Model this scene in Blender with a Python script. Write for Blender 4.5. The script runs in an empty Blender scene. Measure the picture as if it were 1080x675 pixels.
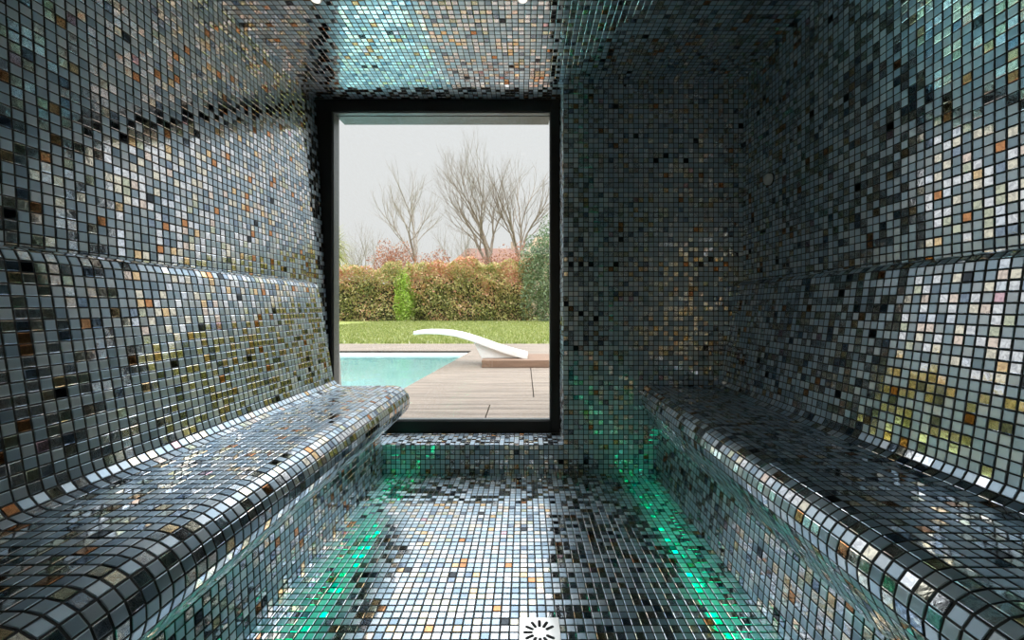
import bpy, math, random
import numpy as np
from mathutils import Vector
SC = bpy.context.scene
COL = SC.collection
PITCH = .025
rs = np.random.RandomState(7)
random.seed(11)

# ------------------------------------------------------------------ materials
def new_mat(name):
    m = bpy.data.materials.new(name); m.use_nodes = True
    nt = m.node_tree; nt.nodes.clear()
    out = nt.nodes.new('ShaderNodeOutputMaterial')
    return m, nt, out
def N(nt, typ, **kw):
    n = nt.nodes.new(typ)
    for k, v in kw.items(): setattr(n, k, v)
    return n
def ramp(nt, stops, interp='LINEAR'):
    r = N(nt, 'ShaderNodeValToRGB'); r.color_ramp.interpolation = interp
    e = r.color_ramp.elements
    e[0].position, e[0].color = stops[0][0], (*stops[0][1], 1)
    e[1].position, e[1].color = stops[1][0], (*stops[1][1], 1)
    for p, c in stops[2:]:
        x = e.new(p); x.color = (*c, 1)
    return r
def simple(name, col, rough=.5, metal=0, var=.12, scale=6, bump=0, stretch=None):
    m, nt, out = new_mat(name)
    b = N(nt, 'ShaderNodeBsdfPrincipled'); nt.links.new(b.outputs[0], out.inputs[0])
    tc = N(nt, 'ShaderNodeTexCoord'); mp = N(nt, 'ShaderNodeMapping')
    if stretch: mp.inputs['Scale'].default_value = stretch
    nt.links.new(tc.outputs['Object'], mp.inputs[0])
    nz = N(nt, 'ShaderNodeTexNoise'); nz.inputs['Scale'].default_value = scale; nz.inputs['Detail'].default_value = 4
    nt.links.new(mp.outputs[0], nz.inputs['Vector'])
    r = ramp(nt, [(.3, tuple(c*(1-var) for c in col)), (.7, tuple(min(1, c*(1+var)) for c in col))])
    nt.links.new(nz.outputs['Fac'], r.inputs[0]); nt.links.new(r.outputs[0], b.inputs['Base Color'])
    b.inputs['Roughness'].default_value = rough; b.inputs['Metallic'].default_value = metal
    if bump:
        bp = N(nt, 'ShaderNodeBump'); bp.inputs['Strength'].default_value = bump; bp.inputs['Distance'].default_value = .01
        nt.links.new(nz.outputs['Fac'], bp.inputs['Height']); nt.links.new(bp.outputs[0], b.inputs['Normal'])
    return m
def tile_mat():
    m, nt, out = new_mat('glass_mosaic')
    L = nt.links.new
    at = N(nt, 'ShaderNodeAttribute', attribute_name='tile')
    sp = N(nt, 'ShaderNodeSeparateColor'); L(at.outputs['Color'], sp.inputs[0])
    # satin pearl grey-blue tile
    sr = ramp(nt, [(0, (.52, .66, .78)), (.25, (.66, .78, .88)), (.5, (.56, .71, .84)), (.75, (.76, .84, .91)), (.93, (.36, .48, .60))], 'CONSTANT')
    L(sp.outputs[1], sr.inputs[0])
    tc = N(nt, 'ShaderNodeTexCoord')
    nf = N(nt, 'ShaderNodeTexNoise'); nf.inputs['Scale'].default_value = 260; nf.inputs['Detail'].default_value = 3
    L(tc.outputs['Object'], nf.inputs['Vector'])
    s1 = N(nt, 'ShaderNodeBsdfPrincipled'); L(sr.outputs[0], s1.inputs['Base Color'])
    s1.inputs['Metallic'].default_value = .75; s1.inputs['Roughness'].default_value = .31
    bs = N(nt, 'ShaderNodeBump'); bs.inputs['Strength'].default_value = .04; bs.inputs['Distance'].default_value = .001
    L(nf.outputs['Fac'], bs.inputs['Height']); L(bs.outputs[0], s1.inputs['Normal'])
    # glossy iridescent tile
    gr = ramp(nt, [(0, (.90, .93, .96)), (.36, (.30, .38, .48)), (.44, (.92, .87, .72)), (.64, (.92, .68, .40)), (.685, (.66, .32, .15)),
                   (.72, (.92, .78, .68)), (.78, (.66, .70, .54)), (.84, (.80, .87, .95)), (.955, (.05, .06, .07)), (.97, (.80, .55, .62)), (.98, (.9, .92, .94))], 'CONSTANT')
    L(sp.outputs[1], gr.inputs[0])
    nl = N(nt, 'ShaderNodeTexNoise'); nl.inputs['Scale'].default_value = 75; nl.inputs['Detail'].default_value = 2; nl.inputs['Distortion'].default_value = .8
    L(tc.outputs['Object'], nl.inputs['Vector'])
    s2 = N(nt, 'ShaderNodeBsdfPrincipled')
    mv = N(nt, 'ShaderNodeMix', data_type='RGBA', blend_type='MULTIPLY'); mv.inputs[0].default_value = .5
    rv = ramp(nt, [(.35, (.35, .35, .4)), (.6, (1, 1, 1))]); L(nl.outputs['Fac'], rv.inputs[0])
    L(gr.outputs[0], mv.inputs[6]); L(rv.outputs[0], mv.inputs[7]); L(mv.outputs[2], s2.inputs['Base Color'])
    s2.inputs['Metallic'].default_value = 1; s2.inputs['Roughness'].default_value = .07
    bg = N(nt, 'ShaderNodeBump'); bg.inputs['Strength'].default_value = .06; bg.inputs['Distance'].default_value = .002
    L(nl.outputs['Fac'], bg.inputs['Height']); L(bg.outputs[0], s2.inputs['Normal'])
    ms = N(nt, 'ShaderNodeMath', operation='GREATER_THAN'); ms.inputs[1].default_value = .54
    L(sp.outputs[0], ms.inputs[0])
    mx = N(nt, 'ShaderNodeMixShader'); L(ms.outputs[0], mx.inputs[0]); L(s1.outputs[0], mx.inputs[1]); L(s2.outputs[0], mx.inputs[2])
    L(mx.outputs[0], out.inputs[0])
    return m
def emit(name, col, s):
    m, nt, out = new_mat(name)
    e = N(nt, 'ShaderNodeEmission'); e.inputs[0].default_value = (*col, 1); e.inputs[1].default_value = s
    nt.links.new(e.outputs[0], out.inputs[0]); return m
def glass_mat():
    m, nt, out = new_mat('window_glass')
    t = N(nt, 'ShaderNodeBsdfTransparent'); t.inputs[0].default_value = (.97, .985, .98, 1)
    g = N(nt, 'ShaderNodeBsdfGlossy'); g.inputs['Roughness'].default_value = 0.0
    f = N(nt, 'ShaderNodeFresnel'); ge = N(nt, 'ShaderNodeNewGeometry')   # thin pane: same reflectance from both faces
    io = N(nt, 'ShaderNodeMix', data_type='FLOAT'); io.inputs[2].default_value = 1.45; io.inputs[3].default_value = 1/1.45
    nt.links.new(ge.outputs['Backfacing'], io.inputs[0]); nt.links.new(io.outputs[0], f.inputs[0])
    mx = N(nt, 'ShaderNodeMixShader')
    nt.links.new(f.outputs[0], mx.inputs[0]); nt.links.new(t.outputs[0], mx.inputs[1]); nt.links.new(g.outputs[0], mx.inputs[2])
    nt.links.new(mx.outputs[0], out.inputs[0]); return m
def water_mat():
    m, nt, out = new_mat('pool_water')
    t = N(nt, 'ShaderNodeBsdfTransparent'); t.inputs[0].default_value = (.85, .985, .97, 1)
    g = N(nt, 'ShaderNodeBsdfGlossy'); g.inputs['Roughness'].default_value = .02
    f = N(nt, 'ShaderNodeFresnel'); f.inputs[0].default_value = 1.33
    tc = N(nt, 'ShaderNodeTexCoord'); nz = N(nt, 'ShaderNodeTexNoise'); nz.inputs['Scale'].default_value = 2.2
    bp = N(nt, 'ShaderNodeBump'); bp.inputs['Strength'].default_value = .12; bp.inputs['Distance'].default_value = .03
    nt.links.new(tc.outputs['Object'], nz.inputs['Vector']); nt.links.new(nz.outputs['Fac'], bp.inputs['Height'])
    nt.links.new(bp.outputs[0], g.inputs['Normal']); nt.links.new(bp.outputs[0], f.inputs['Normal'])
    mx = N(nt, 'ShaderNodeMixShader')
    nt.links.new(f.outputs[0], mx.inputs[0]); nt.links.new(t.outputs[0], mx.inputs[1]); nt.links.new(g.outputs[0], mx.inputs[2])
    nt.links.new(mx.outputs[0], out.inputs[0]); return m
def leaf_mat(name, stops, rough=.45):
    """colour picked per leaf by the face attribute 'tile' """
    m, nt, out = new_mat(name)
    at = N(nt, 'ShaderNodeAttribute', attribute_name='tile')
    sp = N(nt, 'ShaderNodeSeparateColor'); nt.links.new(at.outputs['Color'], sp.inputs[0])
    r = ramp(nt, stops); nt.links.new(sp.outputs[0], r.inputs[0])
    b = N(nt, 'ShaderNodeBsdfPrincipled'); b.inputs['Roughness'].default_value = rough
    tl = N(nt, 'ShaderNodeBsdfTranslucent'); mx = N(nt, 'ShaderNodeMixShader'); mx.inputs[0].default_value = .25
    nt.links.new(r.outputs[0], b.inputs['Base Color']); nt.links.new(r.outputs[0], tl.inputs[0])
    nt.links.new(b.outputs[0], mx.inputs[1]); nt.links.new(tl.outputs[0], mx.inputs[2])
    nt.links.new(mx.outputs[0], out.inputs[0]); return m
def lawn_mat():
    m, nt, out = new_mat('lawn_grass')
    L = nt.links.new
    b = N(nt, 'ShaderNodeBsdfPrincipled'); b.inputs['Roughness'].default_value = .8; L(b.outputs[0], out.inputs[0])
    tc = N(nt, 'ShaderNodeTexCoord')
    n1 = N(nt, 'ShaderNodeTexNoise'); n1.inputs['Scale'].default_value = 1.1; n1.inputs['Detail'].default_value = 8
    L(tc.outputs['Object'], n1.inputs['Vector'])
    r = ramp(nt, [(.3, (.17, .225, .045)), (.5, (.26, .30, .07)), (.7, (.36, .37, .13))]); L(n1.outputs['Fac'], r.inputs[0])
    n2 = N(nt, 'ShaderNodeTexVoronoi'); n2.inputs['Scale'].default_value = 2.2
    L(tc.outputs['Object'], n2.inputs['Vector'])
    lt = N(nt, 'ShaderNodeMath', operation='LESS_THAN'); lt.inputs[1].default_value = .10; L(n2.outputs['Distance'], lt.inputs[0])
    mx = N(nt, 'ShaderNodeMix', data_type='RGBA'); L(lt.outputs[0], mx.inputs[0]); L(r.outputs[0], mx.inputs[6])
    mx.inputs[7].default_value = (.75, .76, .6, 1)
    L(mx.outputs[2], b.inputs['Base Color'])
    return m

M = dict(
    tile=tile_mat(),
    grout=simple('dark_grout', (.020, .024, .025), .55, var=.3, scale=40),
    plaster=simple('exterior_render', (.62, .60, .56), .8),
    black=simple('black_frame', (.006, .007, .007), .4, var=.1),
    alu=simple('grey_aluminium', (.17, .19, .20), .4, .4, var=.2, scale=3, stretch=(1, 1, .3)),
    glass=glass_mat(), water=water_mat(),
    white=simple('white_gloss', (.80, .80, .78), .35, var=.03),
    steel=simple('pale_steel', (.88, .88, .86), .28, .85, var=.08, scale=30),
    slot=simple('dark_slot', (.006, .006, .006), .7),
    led=emit('green_led', (0.0, 1.0, .48), 3.3),
    spot=emit('white_lamp', (1, .95, .88), 1.2),
    deck=simple('deck_timber', (.225, .180, .145), .6, var=.34, scale=3, stretch=(.5, 8, 1)),
    plinth=simple('plinth_timber', (.22, .135, .09), .6, var=.2, scale=5, stretch=(.5, 6, 6)),
    gap=simple('deck_gap_and_shadow', (.04, .035, .03), .9),
    liner=simple('pool_liner', (.54, .70, .70), .5, var=.05),
    coping=simple('pool_white_band', (.85, .85, .82), .5, var=.04),
    lawn=lawn_mat(),
    bark=simple('bark', (.27, .225, .18), .9, var=.3, scale=4),
    bark2=simple('pale_bark', (.36, .32, .28), .9, var=.3, scale=4),
    moss=simple('mossy_bark', (.20, .18, .09), .9, var=.3, scale=3),
    roof=simple('brown_roof_tiles', (.22, .12, .09), .8, var=.3, scale=10),
    roof2=simple('ochre_roof_tiles', (.36, .26, .17), .8, var=.3, scale=8),
    brick=simple('house_wall', (.46, .36, .28), .8),
    paving=simple('dark_paving', (.16, .15, .13), .8),
    boards=simple('brown_boards', (.36, .26, .13), .7),
    satin=simple('satin_metal', (.92, .92, .9), .5, .6, var=.03),
    dark_glass=simple('dark_pane', (.03, .035, .04), .1, var=.1),
)

# ------------------------------------------------------------------ mesh helpers
class MB:
    def __init__(s): s.v = []; s.f = []; s.m = []
    def quad(s, a, b, c, d, mi=0):
        k = len(s.v); s.v += [tuple(a), tuple(b), tuple(c), tuple(d)]; s.f.append((k, k+1, k+2, k+3)); s.m.append(mi)
    def box(s, x0, x1, y0, y1, z0, z1, mi=0):
        k = len(s.v)
        s.v += [(x, y, z) for z in (z0, z1) for (x, y) in ((x0, y0), (x1, y0), (x1, y1), (x0, y1))]
        for q in ((3, 2, 1, 0), (4, 5, 6, 7), (0, 1, 5, 4), (1, 2, 6, 5), (2, 3, 7, 6), (3, 0, 4, 7)):
            s.f.append(tuple(k+i for i in q)); s.m.append(mi)
    def prism(s, poly, y0, y1, mi=0):
        """poly of (x,z), extruded in y"""
        n = len(poly); k = len(s.v)
        s.v += [(x, y0, z) for x, z in poly] + [(x, y1, z) for x, z in poly]
        s.f.append(tuple(range(k, k+n))); s.m.append(mi)
        s.f.append(tuple(range(k+2*n-1, k+n-1, -1))); s.m.append(mi)
        for i in range(n):
            j = (i+1) % n
            s.f.append((k+i, k+n+i, k+n+j, k+j)); s.m.append(mi)
    def cyl(s, c, ax, r, h, n=32, mi=0, r2=None):
        c = Vector(c); ax = Vector(ax).normalized(); u = ax.orthogonal().normalized(); w = ax.cross(u)
        r2 = r if r2 is None else r2; k = len(s.v)
        for q, rr in ((0, r), (h, r2)):
            for i in range(n):
                a = 2*math.pi*i/n; s.v.append(tuple(c+ax*q+(u*math.cos(a)+w*math.sin(a))*rr))
        s.f.append(tuple(range(k+n-1, k-1, -1))); s.m.append(mi)
        s.f.append(tuple(range(k+n, k+2*n))); s.m.append(mi)
        for i in range(n):
            j = (i+1) % n; s.f.append((k+i, k+j, k+n+j, k+n+i)); s.m.append(mi)
    def build(s, name, mats, parent=None, bevel=0, smooth=False):
        me = bpy.data.meshes.new(name); me.from_pydata(s.v, [], s.f)
        for m in (mats if isinstance(mats, list) else [mats]): me.materials.append(M[m] if isinstance(m, str) else m)
        me.polygons.foreach_set('material_index', s.m)
        if smooth: me.polygons.foreach_set('use_smooth', [True]*len(s.f))
        me.update()
        o = bpy.data.objects.new(name, me); COL.objects.link(o); o.parent = parent
        if bevel:
            b = o.modifiers.new('bevel', 'BEVEL'); b.width = bevel; b.segments = 2; b.limit_method = 'ANGLE'
        return o
def tag(o, label=None, cat=None, group=None, kind=None):
    for k, v in (('label', label), ('category', cat), ('group', group), ('kind', kind)):
        if v: o[k] = v
    return o
def empty(name, loc=(0, 0, 0), **kw):
    o = bpy.data.objects.new(name, None); COL.objects.link(o); o.location = loc; o.empty_display_size = .05
    return tag(o, **kw)
def fix(o, parent):
    """parent keeping world place"""
    o.parent = parent; o.matrix_parent_inverse.identity()
    o.location = Vector(o.location)-parent.location
    return o

def mesh_from_arrays(name, V, F4, mats, midx, attr=None, parent=None):
    me = bpy.data.meshes.new(name)
    nv, nf = len(V), len(F4)
    me.vertices.add(nv); me.vertices.foreach_set('co', V.astype(np.float32).ravel())
    me.loops.add(nf*4); me.loops.foreach_set('vertex_index', F4.astype(np.int32).ravel())
    me.polygons.add(nf); me.polygons.foreach_set('loop_start', np.arange(0, nf*4, 4, dtype=np.int32))
    try: me.polygons.foreach_set('loop_total', np.full(nf, 4, dtype=np.int32))
    except Exception: pass
    for m in mats: me.materials.append(M[m] if isinstance(m, str) else m)
    me.polygons.foreach_set('use_smooth', np.zeros(nf, dtype=bool))
    me.polygons.foreach_set('material_index', midx.astype(np.int32))
    if attr is not None:
        a = me.attributes.new('tile', 'FLOAT_COLOR', 'FACE'); a.data.foreach_set('color', attr.astype(np.float32).ravel())
    me.update(calc_edges=True); me.validate()
    o = bpy.data.objects.new(name, me); COL.objects.link(o); o.parent = parent
    return o

class Mosaic:
    """collects grids of individually set, slightly tilted, pillow-edged glass tiles over a grout bed"""
    def __init__(s): s.V = []; s.F = []; s.mi = []; s.at = []; s.n = 0
    def _add(s, V, F, mi, at):
        s.V.append(V); s.F.append(F+s.n); s.n += len(V); s.mi.append(np.full(len(F), mi)); s.at.append(at)
    def grid(s, P, inward, skip=None):
        """P (ns+1, nt+1, 3) corner points; inward: a vector (or per-cell array) on the visible side"""
        A, B, C, D = P[:-1, :-1], P[1:, :-1], P[1:, 1:], P[:-1, 1:]
        A, B, C, D = [q.reshape(-1, 3) for q in (A, B, C, D)]
        nrm = np.cross(C-A, D-B); nrm /= np.linalg.norm(nrm, axis=1, keepdims=True)+1e-12
        inward = np.broadcast_to(np.asarray(inward, float), nrm.shape) if np.ndim(inward) < 2 else inward
        flip = (nrm*inward).sum(1) < 0
        B2 = np.where(flip[:, None], D, B); D2 = np.where(flip[:, None], B, D); nrm = np.where(flip[:, None], -nrm, nrm)
        cen = (A+B2+C+D2)/4
        if skip is not None:
            k = ~skip(cen); A, B2, C, D2, nrm, cen = A[k], B2[k], C[k], D2[k], nrm[k], cen[k]
        n = len(A); cor = np.stack([A, B2, C, D2], 1)
        # grout bed
        s._add(cor.reshape(-1, 3), np.arange(n*4).reshape(n, 4), 1, np.zeros((n, 4)))
        half = np.linalg.norm(cor-cen[:, None], axis=2)[:, :, None]/math.sqrt(2)
        jit = rs.normal(0, .00018, (n, 1, 3))
        def ring(inset, h):
            return cen[:, None]+(cor-cen[:, None])*(1-inset/np.maximum(half, .004))+nrm[:, None]*h+jit
        base = ring(.0017, .0002); top = ring(.0030, .0010)
        tl = rs.normal(0, .00006, (n, 2)); sg = np.array([[-1, -1], [1, -1], [1, 1], [-1, 1]])
        top += nrm[:, None]*(tl@sg.T)[:, :, None]
        V = np.concatenate([base, top], 1).reshape(-1, 3)
        o = np.arange(n)[:, None]*8
        F = [o+np.array([[4, 5, 6, 7]])]
        for i in range(4):
            j = (i+1) % 4; F.append(o+np.array([[i, j, 4+j, 4+i]]))
        rnd = rs.rand(n, 3)
        at = np.concatenate([rnd, np.ones((n, 1))], 1)
        s._add(V, np.concatenate(F), 0, np.tile(at, (5, 1)))
    def build(s, name, parent=None):
        return mesh_from_arrays(name, np.concatenate(s.V), np.concatenate(s.F), ['tile', 'grout'], np.concatenate(s.mi), np.concatenate(s.at), parent)
def lin(a, b): 
    n = max(1, round(abs(b-a)/PITCH)); return np.linspace(a, b, n+1)
def plane_grid(fx, us, vs):
    return np.array([[fx(u, v) for v in vs] for u in us], float)

# ------------------------------------------------------------------ dimensions
Y0, YB, YW = -1.0, 2.154, 2.36          # rear wall, window wall, window frame plane
H = 1.994; SILL = .147; XR = 1.106; REV = .1975
def xl(z): return -1.047-.054*z         # left wall leans outwards a little

def slab(name, boxes, parent, mat='plaster'):
    b = MB()
    for q in boxes: b.box(*q)
    return b.build(name, mat, parent)

# left wall
m = Mosaic(); zs = lin(.93, H)
m.grid(plane_grid(lambda y, z: (xl(z), y, z), lin(Y0, YB), zs), (1, 0, 0))
m.grid(plane_grid(lambda y, z: (xl(z), y, z), lin(YB, YW), lin(SILL, H)), (1, 0, 0))
wl = tag(m.build('wall_left'), kind='structure')
b = MB(); b.prism([(xl(0)-.002, -.02), (xl(H)-.002, H), (xl(H)-.15, H), (xl(H)-.15, -.02)], Y0, YW+.14); b.build('wall_core', 'plaster', wl)
# right wall
m = Mosaic(); m.grid(plane_grid(lambda y, z: (XR, y, z), lin(Y0, YB), zs), (-1, 0, 0))
wr = tag(m.build('wall_right'), kind='structure')
slab('wall_core', [(XR+.002, XR+.15, Y0, YW+.14, -.02, H)], wr)
# window wall
m = Mosaic()
m.grid(plane_grid(lambda x, z: (x, YB, z), lin(REV, XR), lin(0, H)), (0, -1, 0))
m.grid(plane_grid(lambda x, z: (x, YB, z), lin(xl(0), REV), np.linspace(0, SILL, 7)), (0, -1, 0))
m.grid(plane_grid(lambda y, z: (REV, y, z), lin(YB, YW), lin(SILL, H)), (-1, 0, 0))
wf = tag(m.build('wall_front'), kind='structure')
slab('wall_core', [(REV+.002, XR, YB+.002, YW+.14, -.02, H), (xl(0), REV+.002, YB+.002, YW+.14, -.02, SILL-.003)], wf)
# sill
m = Mosaic(); m.grid(plane_grid(lambda x, y: (x, y, SILL), lin(xl(SILL), REV), lin(YB, YW)), (0, 0, 1))
sill = m.build('window_sill')
# floor
m = Mosaic()
DX, DY, DS = (.040, 1.101, .107)        # drain centre and size
m.grid(plane_grid(lambda x, y: (x, y, 0), lin(-.708, .655), lin(Y0, YB)), (0, 0, 1),
       skip=lambda c: (abs(c[:, 0]-DX) < DS/2+.003) & (abs(c[:, 1]-DY) < DS/2+.003))
fl = tag(m.build('floor'), kind='structure')
slab('floor_slab', [(-1.3, 1.25, Y0, YB, -.2, -.012)], fl)
slab('grout_bed', [(-.708, .655, Y0, YB, -.011, -.001)], fl, 'grout')
# ceiling
m = Mosaic()
m.grid(plane_grid(lambda x, y: (x, y, H), lin(xl(H), XR), lin(Y0, YB)), (0, 0, -1))
m.grid(plane_grid(lambda x, y: (x, y, H), lin(xl(H), REV), lin(YB, YW)), (0, 0, -1))
ce = tag(m.build('ceiling'), kind='structure')
slab('ceiling_slab', [(-1.32, 1.26, Y0-.15, YW+.14, H+.002, H+.25)], ce)
# rear wall with a glazed door behind the camera
RX0, RX1, RZ = -.42, .52, 1.93
m = Mosaic()
m.grid(plane_grid(lambda x, z: (x, Y0, z), lin(xl(H), XR), lin(0, H)), (0, 1, 0),
       skip=lambda c: (c[:, 0] > RX0) & (c[:, 0] < RX1) & (c[:, 2] < RZ))
wb = tag(m.build('wall_back'), kind='structure')
slab('wall_core', [(-1.32, RX0-.01, Y0-.15, Y0-.002, -.02, H), (RX1+.01, 1.26, Y0-.15, Y0-.002, -.02, H), (RX0-.01, RX1+.01, Y0-.15, Y0-.002, RZ+.01, H)], wb)
dr = tag(empty('door_1', (0, Y0-.06, 0)), kind='structure')
b = MB(); t = .045
b.box(RX0-.02, RX0+t, -.03, .03, 0, RZ); b.box(RX1-t, RX1+.02, -.03, .03, 0, RZ); b.box(RX0+t, RX1-t, -.03, .03, RZ-t, RZ+.02); b.box(RX0+t, RX1-t, -.03, .03, 0, .05)
b.build('door_frame', 'black', dr, bevel=.003)
b = MB(); b.box(RX0+t, RX1-t, -.004, .004, .05, RZ-t); b.build('door_glass', 'glass', dr)
b = MB(); b.box(RX1-.09, RX1-.07, .06, .08, .8, 1.2); b.box(RX1-.09, RX1-.07, .004, .06, .83, .85); b.box(RX1-.09, RX1-.07, .004, .06, 1.15, 1.17)
b.build('door_handle', 'steel', dr, bevel=.004)

# ------------------------------------------------------------------ benches
def fillet(poly, seg=.004):
    """poly: list of (x, z, r) -> dense polyline with rounded corners"""
    out = [np.array(poly[0][:2], float)]
    for i in range(1, len(poly)-1):
        p0, p, p1 = [np.array(q[:2], float) for q in poly[i-1:i+2]]; r = poly[i][2]
        a = (p0-p)/np.linalg.norm(p0-p); c = (p1-p)/np.linalg.norm(p1-p)
        ang = math.acos(np.clip(a@c, -1, 1)); d = r/math.tan(ang/2)
        s, e = p+a*d, p+c*d; bis = (a+c)/np.linalg.norm(a+c); cen = p+bis*(r/math.sin(ang/2))
        th0 = math.atan2(*(s-cen)[::-1]); th1 = math.atan2(*(e-cen)[::-1])
        dt = (th1-th0+math.pi) % (2*math.pi)-math.pi
        k = max(3, int(abs(dt)*r/seg))
        for j in range(k+1): out.append(cen+r*np.array([math.cos(th0+dt*j/k), math.sin(th0+dt*j/k)]))
    out.append(np.array(poly[-1][:2], float))
    return np.array(out)
def resample(pl):
    L = np.r_[0, np.cumsum(np.linalg.norm(np.diff(pl, axis=0), axis=1))]
    n = round(L[-1]/PITCH); t = np.linspace(0, L[-1], n+1)
    return np.c_[np.interp(t, L, pl[:, 0]), np.interp(t, L, pl[:, 1])]
def bench(side, prof, face, label):
    root = empty('tiled_bench', (0, 0, 0), label=label, cat='bench', group='heated benches along the side walls')
    pts = resample(fillet(prof))
    zc = (pts[:-1, 1]+pts[1:, 1])/2
    inner = np.argmax((zc < .56))            # first row of the concave toe counts as the seat
    ys = lin(Y0+.002, YB-.002)
    for nm, i0, i1 in (('backrest', 0, inner), ('seat', inner, len(pts)-1)):
        m = Mosaic(); pp = pts[i0:i1+1]
        P = np.array([[(x, y, z) for x, z in pp] for y in ys])
        seg = np.diff(pp, axis=0); nn = np.c_[-seg[:, 1], seg[:, 0]]*(-1 if side > 0 else 1)
        inw = np.array([(n[0], 0, n[1]) for _ in ys[:-1] for n in nn])
        m.grid(P, inw); m.build(nm, root)
    m = Mosaic()
    P = np.array([[(face[0][0]+(face[1][0]-face[0][0])*(face[0][1]-z)/(face[0][1]-face[1][1]), y, z) for z in lin(face[0][1], face[1][1])] for y in ys])
    m.grid(P, (-side, 0, 0)); m.build('front_panel', root)
    wx = 1.10 if side > 0 else -1.046
    poly = [(x+side*.0015, z-.0015) for x, z in pts] + [(pts[-1][0]+side*.004, face[0][1]+.012), (face[0][0]+side*.003, face[0][1]+.012), (face[1][0]+side*.003, 0), (wx, 0), (prof[0][0], prof[0][1]-.001)]
    b = MB(); b.prism(poly, Y0+.002, YB-.002); b.build('bench_core', 'grout', root)
    gx = (pts[-1][0]+face[0][0])/2; w = abs(pts[-1][0]-face[0][0])*.5-.0035
    b = MB(); b.box(gx-w, gx+w, Y0+.03, YB-.03, face[0][1]+.001, face[0][1]+.011); b.build('light_strip', 'led', root)
    return root
bench(-1, [(-1.097, .972, 0), (-1.043, .961, .028), (-.957, .445, .055), (-.469, .448, .076), (-.686, .230, 0)],
      [(-.722, .245), (-.708, 0)], 'mosaic tiled bench along the left wall, its end showing in front of the window')
bench(1, [(1.104, .972, 0), (1.062, .960, .024), (.985, .440, .05), (.535, .444, .068), (.651, .246, 0)],
      [(.684, .260), (.655, 0)], 'mosaic tiled bench with curved backrest along the right wall under the round sensor')

# ------------------------------------------------------------------ window
win = tag(empty('window_1', (0, YW, SILL)), kind='structure'); fix(sill, win)
wx0, wx1, wz0, wz1 = -1.065, .147, .213, 1.928
def fbox(b, *q): b.box(q[0], q[1], q[2]-YW, q[3]-YW, q[4]-SILL, q[5]-SILL)
b = MB()
fbox(b, -1.17, wx0, YW+.001, YW+.05, SILL, H); fbox(b, wx1, REV+.001, YW+.001, YW+.05, SILL, H)
fbox(b, wx0, wx1, YW+.001, YW+.05, wz1, H); fbox(b, wx0, wx1, YW+.001, YW+.05, SILL, wz0)
b.build('window_frame', 'black', win, bevel=.002)
b = MB(); g = .006     # inner bead
fbox(b, wx0, wx0+g, YW+.012, YW+.045, wz0, wz1); fbox(b, wx1-g, wx1, YW+.012, YW+.045, wz0, wz1)
fbox(b, wx0, wx1, YW+.012, YW+.045, wz1-g, wz1); fbox(b, wx0, wx1, YW+.012, YW+.045, wz0, wz0+g)
b.build('glazing_bead', 'alu', win)
b = MB(); fbox(b, wx0, wx1, YW+.026, YW+.034, wz0, wz1); b.build('window_glass', 'glass', win)
b = MB()               # outside lining of the opening
fbox(b, wx0-.05, wx0+.004, YW+.051, YW+.085, SILL-.05, wz1+.05); fbox(b, wx1-.004, wx1+.05, YW+.051, YW+.085, SILL-.05, wz1+.05)
fbox(b, wx0+.004, wx1-.004, YW+.051, YW+.16, wz1-.008, wz1+.05); fbox(b, wx0+.004, wx1-.004, YW+.051, YW+.085, SILL-.05, wz0-.004)
b.build('outer_lining', 'alu', win)

# ------------------------------------------------------------------ fittings
dn = empty('floor_drain', (DX, DY, 0), label='square pale metal floor drain with radiating slots set in the tiled floor', cat='drain')
b = MB(); s = DS/2; R_IN, R_OUT, WD = .018, .043, .0042
b.box(-s, s, -s, s, -.004, .0022); b.build('drain_plate', 'steel', dn, bevel=.0012)
b = MB()
for k in range(12):
    if k == 3: continue
    a = math.radians(90-30*k); ca, sa = math.cos(a), math.sin(a)
    pts = []
    for (r, sg) in ((R_OUT, 1), (R_IN, -1)):
        for j in range(7):
            th = math.radians(-90+30*j)*1
            lx = r-sg*WD+sg*WD*math.cos(th); ly = sg*WD*math.sin(th); pts.append((lx*ca-ly*sa, lx*sa+ly*ca))
    n = len(pts); k0 = len(b.v); b.v += [(x, y, .0024) for x, y in pts]+[(x, y, -.003) for x, y in pts]
    b.f.append(tuple(range(k0, k0+n))); b.m.append(0)
    for i in range(n): j = (i+1) % n; b.f.append((k0+i, k0+n+i, k0+n+j, k0+j)); b.m.append(0)
b.build('slots', 'slot', dn)

sy, sz = 1.914, 1.416
se = empty('wall_sensor', (XR, sy, sz), label='small round white sensor on the right tiled wall', cat='sensor')
b = MB(); b.cyl((0, 0, 0), (-1, 0, 0), .029, .005, mi=0); b.build('sensor_ring', 'black', se)
b = MB(); b.cyl((-.003, 0, 0), (-1, 0, 0), .025, .012)
for i in range(6):                       # shallow dome
    a0, a1 = math.radians(15*i), math.radians(15*(i+1))
    b.cyl((-.015-.012*math.sin(a0), 0, 0), (-1, 0, 0), .025*math.cos(a0), .012*(math.sin(a1)-math.sin(a0)), r2=max(.0005, .025*math.cos(a1)))
b.build('sensor_cap', 'satin', se)
for i, (x, lab) in enumerate(((-.777, 'round white ceiling spotlight near the left wall'), (-.006, 'round white ceiling spotlight above the middle of the window'))):
    sp = empty('ceiling_spotlight', (x, 1.589, H), label=lab, cat='spotlight', group='ceiling spotlights')
    b = MB(); b.cyl((0, 0, .001), (0, 0, -1), .024, .008, r2=.022); b.build('spotlight_trim', 'white', sp)
    b = MB(); b.cyl((0, 0, -.006), (0, 0, -1), .016, .004); b.build('lamp', 'spot', sp)

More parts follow.
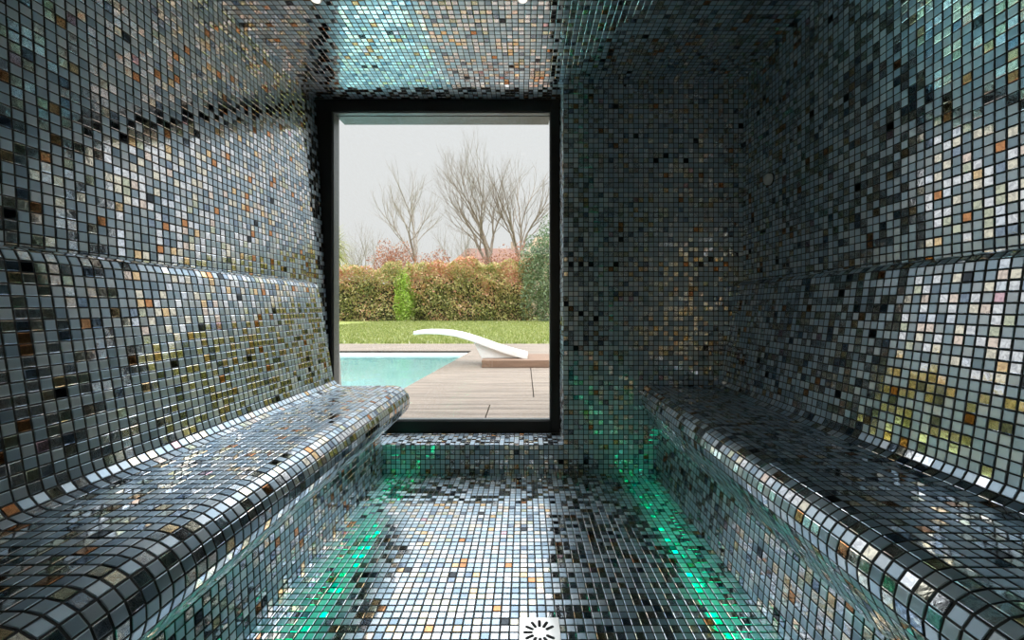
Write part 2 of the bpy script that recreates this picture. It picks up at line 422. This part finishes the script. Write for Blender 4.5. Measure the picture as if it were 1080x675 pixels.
# ------------------------------------------------------------------ outdoors
G = .08                                   # deck and lawn level
PF, PN = 7.5, 3.2                         # far and near pool edge
def pe(y): return -.93-(7.5-y)*.060       # right pool edge
b = MB(); bw, gp = .140, .006; y = YW+.145; row = 0
while y < 9.0:
    y1 = min(y+bw-gp, 9.0)
    cuts = [.08] if 3.5 < y < 5.35 else ([-.27] if y < 3.3 else [])
    x0s = -9.0 if (y1 < PN or y > PF) else None
    left = -9.0 if x0s else None
    def piece(xa, xb):
        if left is None and xa is None:
            k = len(b.v); ya, yb = y, y1
            b.v += [(pe(ya), ya, G-.03), (xb, ya, G-.03), (xb, yb, G-.03), (pe(yb), yb, G-.03), (pe(ya), ya, G), (xb, ya, G), (xb, yb, G), (pe(yb), yb, G)]
            for q4 in ((3, 2, 1, 0), (4, 5, 6, 7), (0, 1, 5, 4), (1, 2, 6, 5), (2, 3, 7, 6), (3, 0, 4, 7)): b.f.append(tuple(k+i for i in q4)); b.m.append(0)
        else: b.box(xa if xa is not None else left, xb, y, y1, G-.03, G)
    xs = [None]+[c for c in cuts]+[7.0]
    for i in range(len(xs)-1):
        xa = xs[i]; piece(xa+.004 if xa is not None else None, xs[i+1]-.004)
    y += bw; row += 1
dk = tag(b.build('deck_boards', 'deck', bevel=.003), kind='structure')
b = MB(); b.box(-9, 7, YW+.14, PN, -.3, G-.031); b.box(-9, 7, PF, 9.0, -.3, G-.031)
k = len(b.v); b.v += [(pe(PN)-.0, PN, -.3), (7, PN, -.3), (7, PF, -.3), (pe(PF), PF, -.3), (pe(PN), PN, G-.031), (7, PN, G-.031), (7, PF, G-.031), (pe(PF), PF, G-.031)]
for q4 in ((3, 2, 1, 0), (4, 5, 6, 7), (0, 1, 5, 4), (1, 2, 6, 5), (2, 3, 7, 6), (3, 0, 4, 7)): b.f.append(tuple(k+i for i in q4)); b.m.append(0)
b.build('deck_base', 'gap', dk)
# pool
pool = empty('swimming_pool', (-4.5, 5.35, 0), label='turquoise swimming pool sunk into the wooden deck outside the window', cat='pool')
def wbox(b, *q): b.box(q[0]+4.5, q[1]+4.5, q[2]-5.35, q[3]-5.35, q[4], q[5])
b = MB()
wbox(b, -9, pe(PN)+.0, PN, PF, -1.25, -1.2)
b2 = MB()
for tgt, z0, z1 in ((b, -1.2, -.01), (b2, -.01, G-.032)):
    wbox(tgt, -9, pe(PF), PF-.03, PF-.001, z0, z1); wbox(tgt, -9, pe(PN), PN+.001, PN+.03, z0, z1); wbox(tgt, -9, -8.97, PN, PF, z0, z1)
    k = len(tgt.v)
    tgt.v += [(x+4.5, yy-5.35, z) for z in (z0, z1) for (x, yy) in ((pe(PN)-.03, PN), (pe(PN)-.001, PN), (pe(PF)-.001, PF), (pe(PF)-.03, PF))]
    for q4 in ((3, 2, 1, 0), (4, 5, 6, 7), (0, 1, 5, 4), (1, 2, 6, 5), (2, 3, 7, 6), (3, 0, 4, 7)): tgt.f.append(tuple(k+i for i in q4)); tgt.m.append(0)
b3 = MB(); wbox(b3, -9, pe(PF)-.002, PF-.016, PF-.002, G-.0315, G-.004)  # dark strip painted in as the shadow line under the deck overhang
b3.build('edge_shadow_strip', 'gap', pool); b.build('pool_basin', 'liner', pool); b2.build('pool_rim', 'coping', pool)
b = MB(); wbox(b, -8.97, -8.96, PN, PN+.01, -.01, -.009)
k = len(b.v); b.v += [(-8.97+4.5, PN+.03-5.35, .006), (pe(PN)-.03+4.5, PN+.03-5.35, .006), (pe(PF)-.03+4.5, PF-.03-5.35, .006), (-8.97+4.5, PF-.03-5.35, .006)]
b.f.append((k, k+1, k+2, k+3)); b.m.append(0); b.f = b.f[-1:]; b.m = b.m[-1:]
b.build('water_surface', 'water', pool)
# diving board and its plinth
pl = MB(); pl.box(-.54, 1.2, 5.40, 6.15, G, G+.095); 
tag(pl.build('board_plinth', 'plinth', bevel=.006), 'low brown timber plinth on the deck under the diving board', 'plinth')
BD = 5.75; kk = BD/450
def at(px, py): return ((px-553)*kk, .84-(py-324.5)*kk)
dv = empty('diving_board', (-.1, BD, G+.096), label='white curved diving board on a wedge base beside the pool', cat='diving board')
def rel(pts): return [(x+.1, z-G-.096) for x, z in pts]
top = [(439.9, 348.6), (452, 347.6), (465, 347.7), (475, 348.6), (485, 350.2), (495, 353), (505, 356.2), (515, 359.8), (525, 363.3), (535, 366.6), (545, 369.3), (556.6, 372.2)]
bot = [(p[0]-.4, p[1]+3.6+2.0*i/11) for i, p in enumerate(top)]
b = MB(); b.prism(rel([at(*p) for p in top]+[at(*p) for p in bot[::-1]]), -.20, .20); b.build('board', 'white', dv, bevel=.008)
b = MB(); b.prism(rel([at(500.5, 359.0), at(512, 362.5), at(530, 369), at(547.5, 374.5), (at(546, 378)[0], G+.096), (at(509, 378)[0], G+.096)]), -.15, .15); b.build('wedge_base', 'white', dv, bevel=.006)
for yy in (-.12, .12):
    b = MB(); b.cyl((at(550, 0)[0]+.1, yy, 0), (0, 0, 1), .03, .03); b.build('mounting_bolt', 'slot', dv)
# lawn
LN = MB(); LN.box(-45, 45, 9.0, 75, -.3, G-.005); tag(LN.build('lawn', 'lawn'), kind='structure')
LB = MB(); LB.box(-45, 45, -30, Y0-.16, -.3, -.01); tag(LB.build('rear_paving', 'paving'), kind='structure')
PO = MB(); PO.box(-2.6, 2.6, -4.2, Y0-.16, 2.12, 2.30); PO.box(-2.6, -2.4, -4.2, -4.0, -.01, 2.12); PO.box(2.4, 2.6, -4.2, -4.0, -.01, 2.12)  # unseen roof on posts, added to cut sky light at the rear door
tag(PO.build('rear_sky_blocker', 'plaster'), kind='structure')
GW = MB(); GW.box(-9, 9, -6.2, -6.0, -.01, 2.2); tag(GW.build('rear_light_screen', 'boards'), kind='structure')  # unseen wall, added to dim the light coming through the rear door
def blades(n, x0, x1, y0, y1, h):
    x = rs.uniform(x0, x1, n); y = y0+(y1-y0)*rs.rand(n)**1.3; a = rs.rand(n)*6.283; hh = h*rs.uniform(.5, 1.2, n); w = .012
    dx, dy = np.cos(a)*w, np.sin(a)*w; lx, ly = rs.normal(0, .02, n), rs.normal(0, .02, n); z = np.full(n, G-.006)
    V = np.stack([np.stack([x-dx, y-dy, z], 1), np.stack([x+dx, y+dy, z], 1), np.stack([x+dx*.3+lx, y+dy*.3+ly, z+hh], 1), np.stack([x-dx*.3+lx, y-dy*.3+ly, z+hh], 1)], 1).reshape(-1, 3)
    at4 = np.concatenate([rs.rand(n, 3), np.ones((n, 1))], 1)
    return V, np.arange(n*4).reshape(n, 4), at4
V, F, A = blades(60000, -8, 3.5, 9.02, 24, .055)
M['blade'] = leaf_mat('grass_blades', [(0, (.14, .20, .04)), (.4, (.25, .30, .07)), (.8, (.36, .38, .15)), (.985, (.5, .5, .25)), (1, (.9, .9, .8))])
tag(mesh_from_arrays('grass_blades', V, F, ['blade'], np.zeros(len(F)), A), 'short green grass blades covering the lawn', 'grass', kind='stuff')

# foliage
def leaves(name, n, pos_fn, size, mat, hue_fn, parent=None):
    P = pos_fn(n); n = len(P)
    u = rs.normal(size=(n, 3)); u /= np.linalg.norm(u, axis=1, keepdims=True)
    w = np.cross(u, rs.normal(size=(n, 3))); w /= np.linalg.norm(w, axis=1, keepdims=True)
    sz = size*rs.uniform(.6, 1.3, (n, 1)); u = u*sz; w = w*sz*.5
    V = np.stack([P-u, P-w*.9, P+u, P+w*.9], 1).reshape(-1, 3)
    A = np.stack([np.clip(hue_fn(P), 0, 1), rs.rand(n), rs.rand(n), np.ones(n)], 1)
    return mesh_from_arrays(name, V, np.arange(n*4).reshape(n, 4), [mat], np.zeros(n), A, parent)
def lump(x, y, s):
    return (np.sin(x*1.7*s+1.3)+np.sin(x*3.1*s+y*2.3)+np.sin(x*6.3*s+.4)*.5)*.3
def hedge_vol(x0, x1, y0, y1, h, rough=.35, base=G):
    def f(n):
        t = rs.rand(n)
        x = rs.uniform(x0, x1, n); y = y0+(y1-y0)*rs.rand(n)**1.8
        top = h+lump(x, y, 1)*rough*1.5
        z = base+(top)*(1-(rs.rand(n)**1.4)*np.where(t < .10, .25, 1))
        y = y+lump(z*1.3+x*.7, z, 1)*rough*.8+.15*np.sin(z*5)*rough
        return np.stack([x, y, z], 1)
    return f
def ball_vol(cx, cy, cz, rx, ry, rz, shell=.55):
    def f(n):
        d = rs.normal(size=(n, 3)); d /= np.linalg.norm(d, axis=1, keepdims=True)
        r = 1-shell*rs.rand(n)**1.6; r = r*(1+.16*np.sin(d[:, 0]*7+cx)+.13*np.sin(d[:, 2]*9+d[:, 1]*5))
        return np.stack([cx+d[:, 0]*rx*r, cy+d[:, 1]*ry*r, np.maximum(G, cz+d[:, 2]*rz*r)], 1)
    return f
M['photinia'] = leaf_mat('photinia_leaves', [(0, (.15, .18, .05)), (.3, (.38, .40, .13)), (.5, (.62, .55, .24)), (.68, (.66, .43, .25)), (.85, (.66, .27, .18)), (1, (.80, .46, .36))])
M['lime'] = leaf_mat('lime_leaves', [(0, (.26, .42, .05)), (.5, (.44, .62, .10)), (1, (.58, .72, .20))])
M['ever'] = leaf_mat('evergreen_leaves', [(0, (.07, .13, .06)), (.5, (.16, .25, .13)), (1, (.34, .43, .26))])
M['russet'] = leaf_mat('russet_leaves', [(0, (.32, .13, .08)), (.5, (.48, .22, .14)), (1, (.60, .36, .22))])
M['straw'] = leaf_mat('palm_leaves', [(0, (.22, .26, .06)), (.5, (.42, .42, .13)), (1, (.58, .54, .24))])
def hz(h0, h1, base, amp):
    return lambda P: base+amp*np.clip((P[:, 2]-h0)/(h1-h0), 0, 1)+rs.normal(0, .22, len(P))+.22*np.sin(P[:, 0]*2.3)*np.sin(P[:, 2]*2.1+P[:, 0])
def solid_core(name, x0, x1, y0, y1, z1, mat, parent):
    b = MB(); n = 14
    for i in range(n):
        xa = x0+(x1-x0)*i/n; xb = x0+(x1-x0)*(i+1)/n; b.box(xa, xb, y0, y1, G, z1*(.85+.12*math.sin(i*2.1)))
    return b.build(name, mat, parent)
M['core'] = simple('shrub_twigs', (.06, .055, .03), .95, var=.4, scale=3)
def hedge(name, x0, x1, y0, y1, h, n, mat, hue, label, cat, size=.075):
    r = empty(name, ((x0+x1)/2, (y0+y1)/2, G), label=label, cat=cat)
    fix(leaves('foliage', n, hedge_vol(x0, x1, y0, y1, h), size, mat, hue), r)
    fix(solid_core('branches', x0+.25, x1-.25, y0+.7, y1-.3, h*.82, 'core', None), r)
hedge('hedge', -14, -6.95, 23.9, 26.2, 3.1, 20000, 'photinia', hz(.4, 3.6, .32, .24), 'clipped hedge of green leaves with red tips at the left behind the pool lawn', 'hedge')
hedge('hedge', -6.6, .5, 23.9, 26.2, 3.35, 26000, 'photinia', hz(.4, 3.8, .33, .28), 'clipped green and red leaved hedge behind the diving board', 'hedge')
def shrub(name, c, r, n, mat, hue, label, size=.07, stem=None):
    e = empty(name, (c[0], c[1], G), label=label, cat='shrub')
    fix(leaves('foliage', n, ball_vol(*c, *r), size, mat, hue), e)
    b = MB(); b.cyl((0, 0, -.05), (0, 0, 1), .12, max(.4, c[2]-G), n=8, r2=.05); b.build('stem', 'bark', e)
U = lambda P: rs.rand(len(P))
# the garden goes on to both sides of the window view and shows in the glossy walls
hedge('hedge', 2.6, 24, 23.0, 25.4, 4.9, 26000, 'photinia', (lambda P: rs.rand(len(P))**1.5*.7), 'tall olive and brown hedge beyond the right edge of the window view', 'hedge', .15)
hedge('hedge', -34, -14.3, 24.2, 26.6, 4.0, 20000, 'photinia', hz(.4, 4.2, .3, .2), 'long clipped hedge beyond the left edge of the window view', 'hedge', .13)
shrub('lime_shrub', (-6.75, 24.2, 1.3), (.62, .6, 1.75), 6000, 'lime', U, 'bright lime green upright shrub between the two hedges', .06)
shrub('evergreen_shrub', (1.15, 23.9, 2.4), (1.25, 1.1, 2.9), 12000, 'ever', U, 'tall dark green round shrub at the right end of the hedge', .075)
for i, (cx, cy, cz, rx, rz, lab) in enumerate((
        (-8.9, 28.5, 3.6, 1.5, 1.6, 'russet shrub rising behind the left hedge'),
        (-6.0, 28.8, 3.0, 1.7, 1.6, 'low russet shrub behind the gap above the lime green shrub'),
        (-3.2, 28.2, 3.0, 1.8, 1.4, 'russet shrub below the brown house roof'),
        (-.6, 28.0, 3.2, 1.4, 1.7, 'russet shrub just left of the tall evergreen shrub'))):
    e = empty('russet_shrub', (cx, cy, G), label=lab, cat='shrub')
    fix(leaves('foliage', 3800, ball_vol(cx, cy, cz, rx, 1.0, rz, .9), .075, 'russet', U), e)
    b = MB(); b.cyl((0, 0, -.05), (0, 0, 1), .12, cz-G, n=8, r2=.05); b.build('stem', 'bark', e)
# spiky palm-like plant at the left edge
pm = empty('spiky_palm', (-7.42, 16.5, G), label='yellow green palm with drooping blades at the left edge of the window view', cat='palm')
b = MB(); b.cyl((0, 0, -.03), (0, 0, 1), .16, 3.2, n=10, r2=.11); b.build('trunk', 'bark', pm)
V = []; A = []
for i in range(330):
    a = random.random()*6.283; el = random.uniform(-.5, 1.35); L = random.uniform(.7, 1.15); p = Vector((0, 0, random.uniform(2.6, 3.3)))
    d = Vector((math.cos(a)*math.cos(el), math.sin(a)*math.cos(el), math.sin(el))); side = d.cross(Vector((0, 0, 1))).normalized()
    n = 5; w0 = .028; hue = random.random()
    for j in range(n):
        q = p+d*(L/n); d = (d+Vector((0, 0, -.24))).normalized(); wa = w0*(1-j/n)+.004; wb = w0*(1-(j+1)/n)+.002
        V += [p-side*wa, p+side*wa, q+side*wb, q-side*wb]; A.append((hue, 0, 0, 1)); p = q
V = np.array([tuple(v) for v in V])
mesh_from_arrays('fronds', V, np.arange(len(V)).reshape(-1, 4), ['straw'], np.zeros(len(A)), np.array(A), pm)

# bare trees
def tree(name, base, h, seed, label, mat='bark', fork=.32, spread=.55, levels=6, r0=.2, nb=3, twist=.25, trunkmat=None, lean=(0, 0), upw=.12):
    rnd = random.Random(seed); b = MB(); tb = MB()
    def tube(bb, p, q, r1, r2, n):
        ax = (q-p); 
        if ax.length < 1e-5: return
        ax.normalize(); u = ax.orthogonal().normalized(); w = ax.cross(u); k = len(bb.v)
        for c, r in ((p, r1), (q, r2)):
            for i in range(n):
                a = 2*math.pi*i/n; bb.v.append(tuple(c+(u*math.cos(a)+w*math.sin(a))*r))
        for i in range(n):
            j = (i+1) % n; bb.f.append((k+i, k+j, k+n+j, k+n+i)); bb.m.append(0)
    def grow(p, d, L, r, lv):
        n = 4 if lv < 3 else 3; sides = 7 if lv < 2 else (5 if lv < 4 else 3)
        for j in range(n):
            q = p+d*(L/n); r2 = r*(1-.3/n) if lv < levels else r*.6
            tube(b, p, q, r, r2, sides); p, r = q, r2
            d = (d+Vector((rnd.gauss(0, twist*.35), rnd.gauss(0, twist*.35), rnd.gauss(0, .05)+upw*.5))).normalized()
            if lv < levels and j >= 1 and rnd.random() < .75:
                side = Vector((rnd.gauss(0, 1), rnd.gauss(0, 1), rnd.gauss(0, .35))).normalized()
                grow(p, (d*(1-spread*.6)+side*spread).normalized(), L*rnd.uniform(.5, .75), r*.5, lv+1+(lv > 2)*0)
        if lv < levels:
            for k in range(2):
                side = Vector((rnd.gauss(0, 1), rnd.gauss(0, 1), rnd.gauss(0, .3))).normalized()
                grow(p, (d+side*spread*.65+Vector((0, 0, upw))).normalized(), L*rnd.uniform(.66, .86), r*.72, lv+1)
    th = h*fork
    t0 = Vector((0, 0, 0)); t1 = Vector((lean[0], lean[1], th))
    for i in range(5):
        pa = t0.lerp(t1, i/5); pb = t0.lerp(t1, (i+1)/5); tube(tb, pa, pb, r0*(1.25-.35*i/5), r0*(1.25-.35*(i+1)/5), 9)
    a0 = rnd.random()*6.28
    for k in range(nb+1):
        a = a0+k*2*math.pi/(nb+1)
        d = Vector((math.cos(a)*spread, math.sin(a)*spread, 1.0)).normalized() if k < nb else Vector((0, 0, 1))
        grow(t1, d, h*(.21 if k < nb else .23), r0*.62, 1)
    root = empty(name, base, label=label, cat='tree', group=None)
    tb.build('trunk', trunkmat or mat, root); b.build('branches', mat, root)
    zs = [v[2] for v in b.v]; s = (h)/max(zs)
    for o in root.children: o.scale = (1, 1, s)
    return root
tree('bare_tree', (-7.55, 29.5, G), 11.3, 3, 'slender bare tree left of centre with a narrow upright fork', 'bark2', fork=.42, spread=.46, levels=5, r0=.14, nb=3)
tree('bare_tree', (-2.45, 29.5, G), 13.1, 8, 'largest bare tree with a broad crown in the middle of the window view', 'bark', fork=.30, spread=.46, levels=6, r0=.19, nb=3, trunkmat='moss')
tree('bare_tree', (-.30, 30.5, G), 12.6, 21, 'bare tree at the right edge of the window beside the ochre roof', 'bark', fork=.36, spread=.40, levels=5, r0=.17, nb=3, trunkmat='moss')
tree('bare_tree', (-5.0, 34, G), 8.6, 33, 'thin leafless sapling between the two larger bare trees', 'bark2', fork=.3, spread=.5, levels=5, r0=.09, nb=3)
tree('bare_tree', (-12.4, 33, G), 7.6, 41, 'low twiggy bare tree over the left hedge', 'bark2', fork=.25, spread=.6, levels=5, r0=.09, nb=4)
tree('bare_tree', (-10.2, 36, G), 7.4, 57, 'small pale bare tree behind the russet shrub', 'bark2', fork=.25, spread=.6, levels=5, r0=.08, nb=4)

# houses behind the trees
def house(loc, w, dpt, eave, ridge, rmat, label):
    r = empty('house', loc, label=label, cat='house')
    b = MB(); b.box(-w/2, w/2, 0, dpt, 0, eave); b.build('walls', 'brick', r)
    b = MB(); o = .35; e = eave-.05
    k = len(b.v); b.v += [(-w/2-o, -o, e), (w/2+o, -o, e), (w/2+o, dpt+o, e), (-w/2-o, dpt+o, e), (-w/2+1.0, dpt/2, ridge), (w/2-1.0, dpt/2, ridge)]
    for f in ((0, 1, 5, 4), (2, 3, 4, 5), (3, 0, 4), (1, 2, 5), (3, 2, 1, 0)): b.f.append(tuple(k+i for i in f)); b.m.append(0)
    b.build('roof', rmat, r)
    b = MB(); b.box(w*.28, w*.28+.6, dpt/2-.3, dpt/2+.3, ridge-.8, ridge+.7); b.build('chimney', 'brick', r)
    for i in (-1, 1):
        b = MB(); b.box(i*w*.25-.6, i*w*.25+.6, -.03, .02, 1.2, 2.5); wi = b.build('house_window', 'white', r)
        b = MB(); b.box(i*w*.25-.5, i*w*.25+.5, -.05, -.031, 1.3, 2.4); b.build('pane', 'dark_glass', wi)
house((-3.6, 44, G), 7.5, 7, 5.2, 7.35, 'roof', 'distant house with a brown tiled roof behind the middle trees')
house((3.3, 38, G), 6.4, 6, 5.2, 7.6, 'roof2', 'distant house with an ochre roof at the right edge of the window')

# ------------------------------------------------------------------ light
w = bpy.data.worlds.new('overcast_sky'); SC.world = w; w.use_nodes = True
nt = w.node_tree; nt.nodes.clear(); L = nt.links.new
out = N(nt, 'ShaderNodeOutputWorld'); bg = N(nt, 'ShaderNodeBackground'); L(bg.outputs[0], out.inputs[0])
tc = N(nt, 'ShaderNodeTexCoord'); sx = N(nt, 'ShaderNodeSeparateXYZ'); L(tc.outputs['Generated'], sx.inputs[0])
r = ramp(nt, [(0, (.07, .07, .065)), (.49, (.14, .14, .13)), (.5, (.177, .1745, .173)), (.70, (.184, .184, .186)), (.80, (.72, .73, .75)), (.9, (.95, .96, 1)), (1, (1, 1, 1))])
mr = N(nt, 'ShaderNodeMapRange'); mr.inputs['From Min'].default_value = -1; L(sx.outputs['Z'], mr.inputs['Value']); L(mr.outputs[0], r.inputs[0])
L(r.outputs[0], bg.inputs[0]); bg.inputs[1].default_value = 4.7
def portal(name, loc, rot, sx_, sy_):
    l = bpy.data.lights.new(name, 'AREA'); l.shape = 'RECTANGLE'; l.size = sx_; l.size_y = sy_; l.cycles.is_portal = True
    o = bpy.data.objects.new(name, l); o.location = loc; o.rotation_euler = rot; COL.objects.link(o)
portal('window_portal', (-.459, YW+.20, 1.07), (-math.pi/2, 0, 0), 1.25, 1.75)
portal('door_portal', ((RX0+RX1)/2, Y0-.17, RZ/2), (math.pi/2, 0, 0), .94, RZ)

sl = bpy.data.lights.new('hazy_sun', 'SUN'); sl.energy = 1.1; sl.angle = math.radians(25); sl.color = (1, .96, .90)
so = bpy.data.objects.new('hazy_sun', sl); COL.objects.link(so); so.location = (3, -8, 12)
so.rotation_euler = Vector((-.22, .52, -.90)).to_track_quat('-Z', 'Y').to_euler()
cam = bpy.data.cameras.new('camera'); co = bpy.data.objects.new('camera', cam); COL.objects.link(co)
co.location = (0, 0, .84); co.rotation_euler = (math.pi/2, 0, 0)
cam.sensor_width = 36; cam.lens = 15.0; cam.shift_x = -13/1080; cam.shift_y = -13/1080; cam.clip_start = .02; cam.clip_end = 300
SC.camera = co
vs = SC.view_settings; vs.view_transform = 'Standard'; vs.look = 'None'; vs.gamma = 1; vs.exposure = 0; vs.use_curve_mapping = False
SC.cycles.max_bounces = 10; SC.cycles.glossy_bounces = 7; SC.cycles.transparent_max_bounces = 12
SC.cycles.sample_clamp_indirect = 6; SC.cycles.caustics_reflective = True
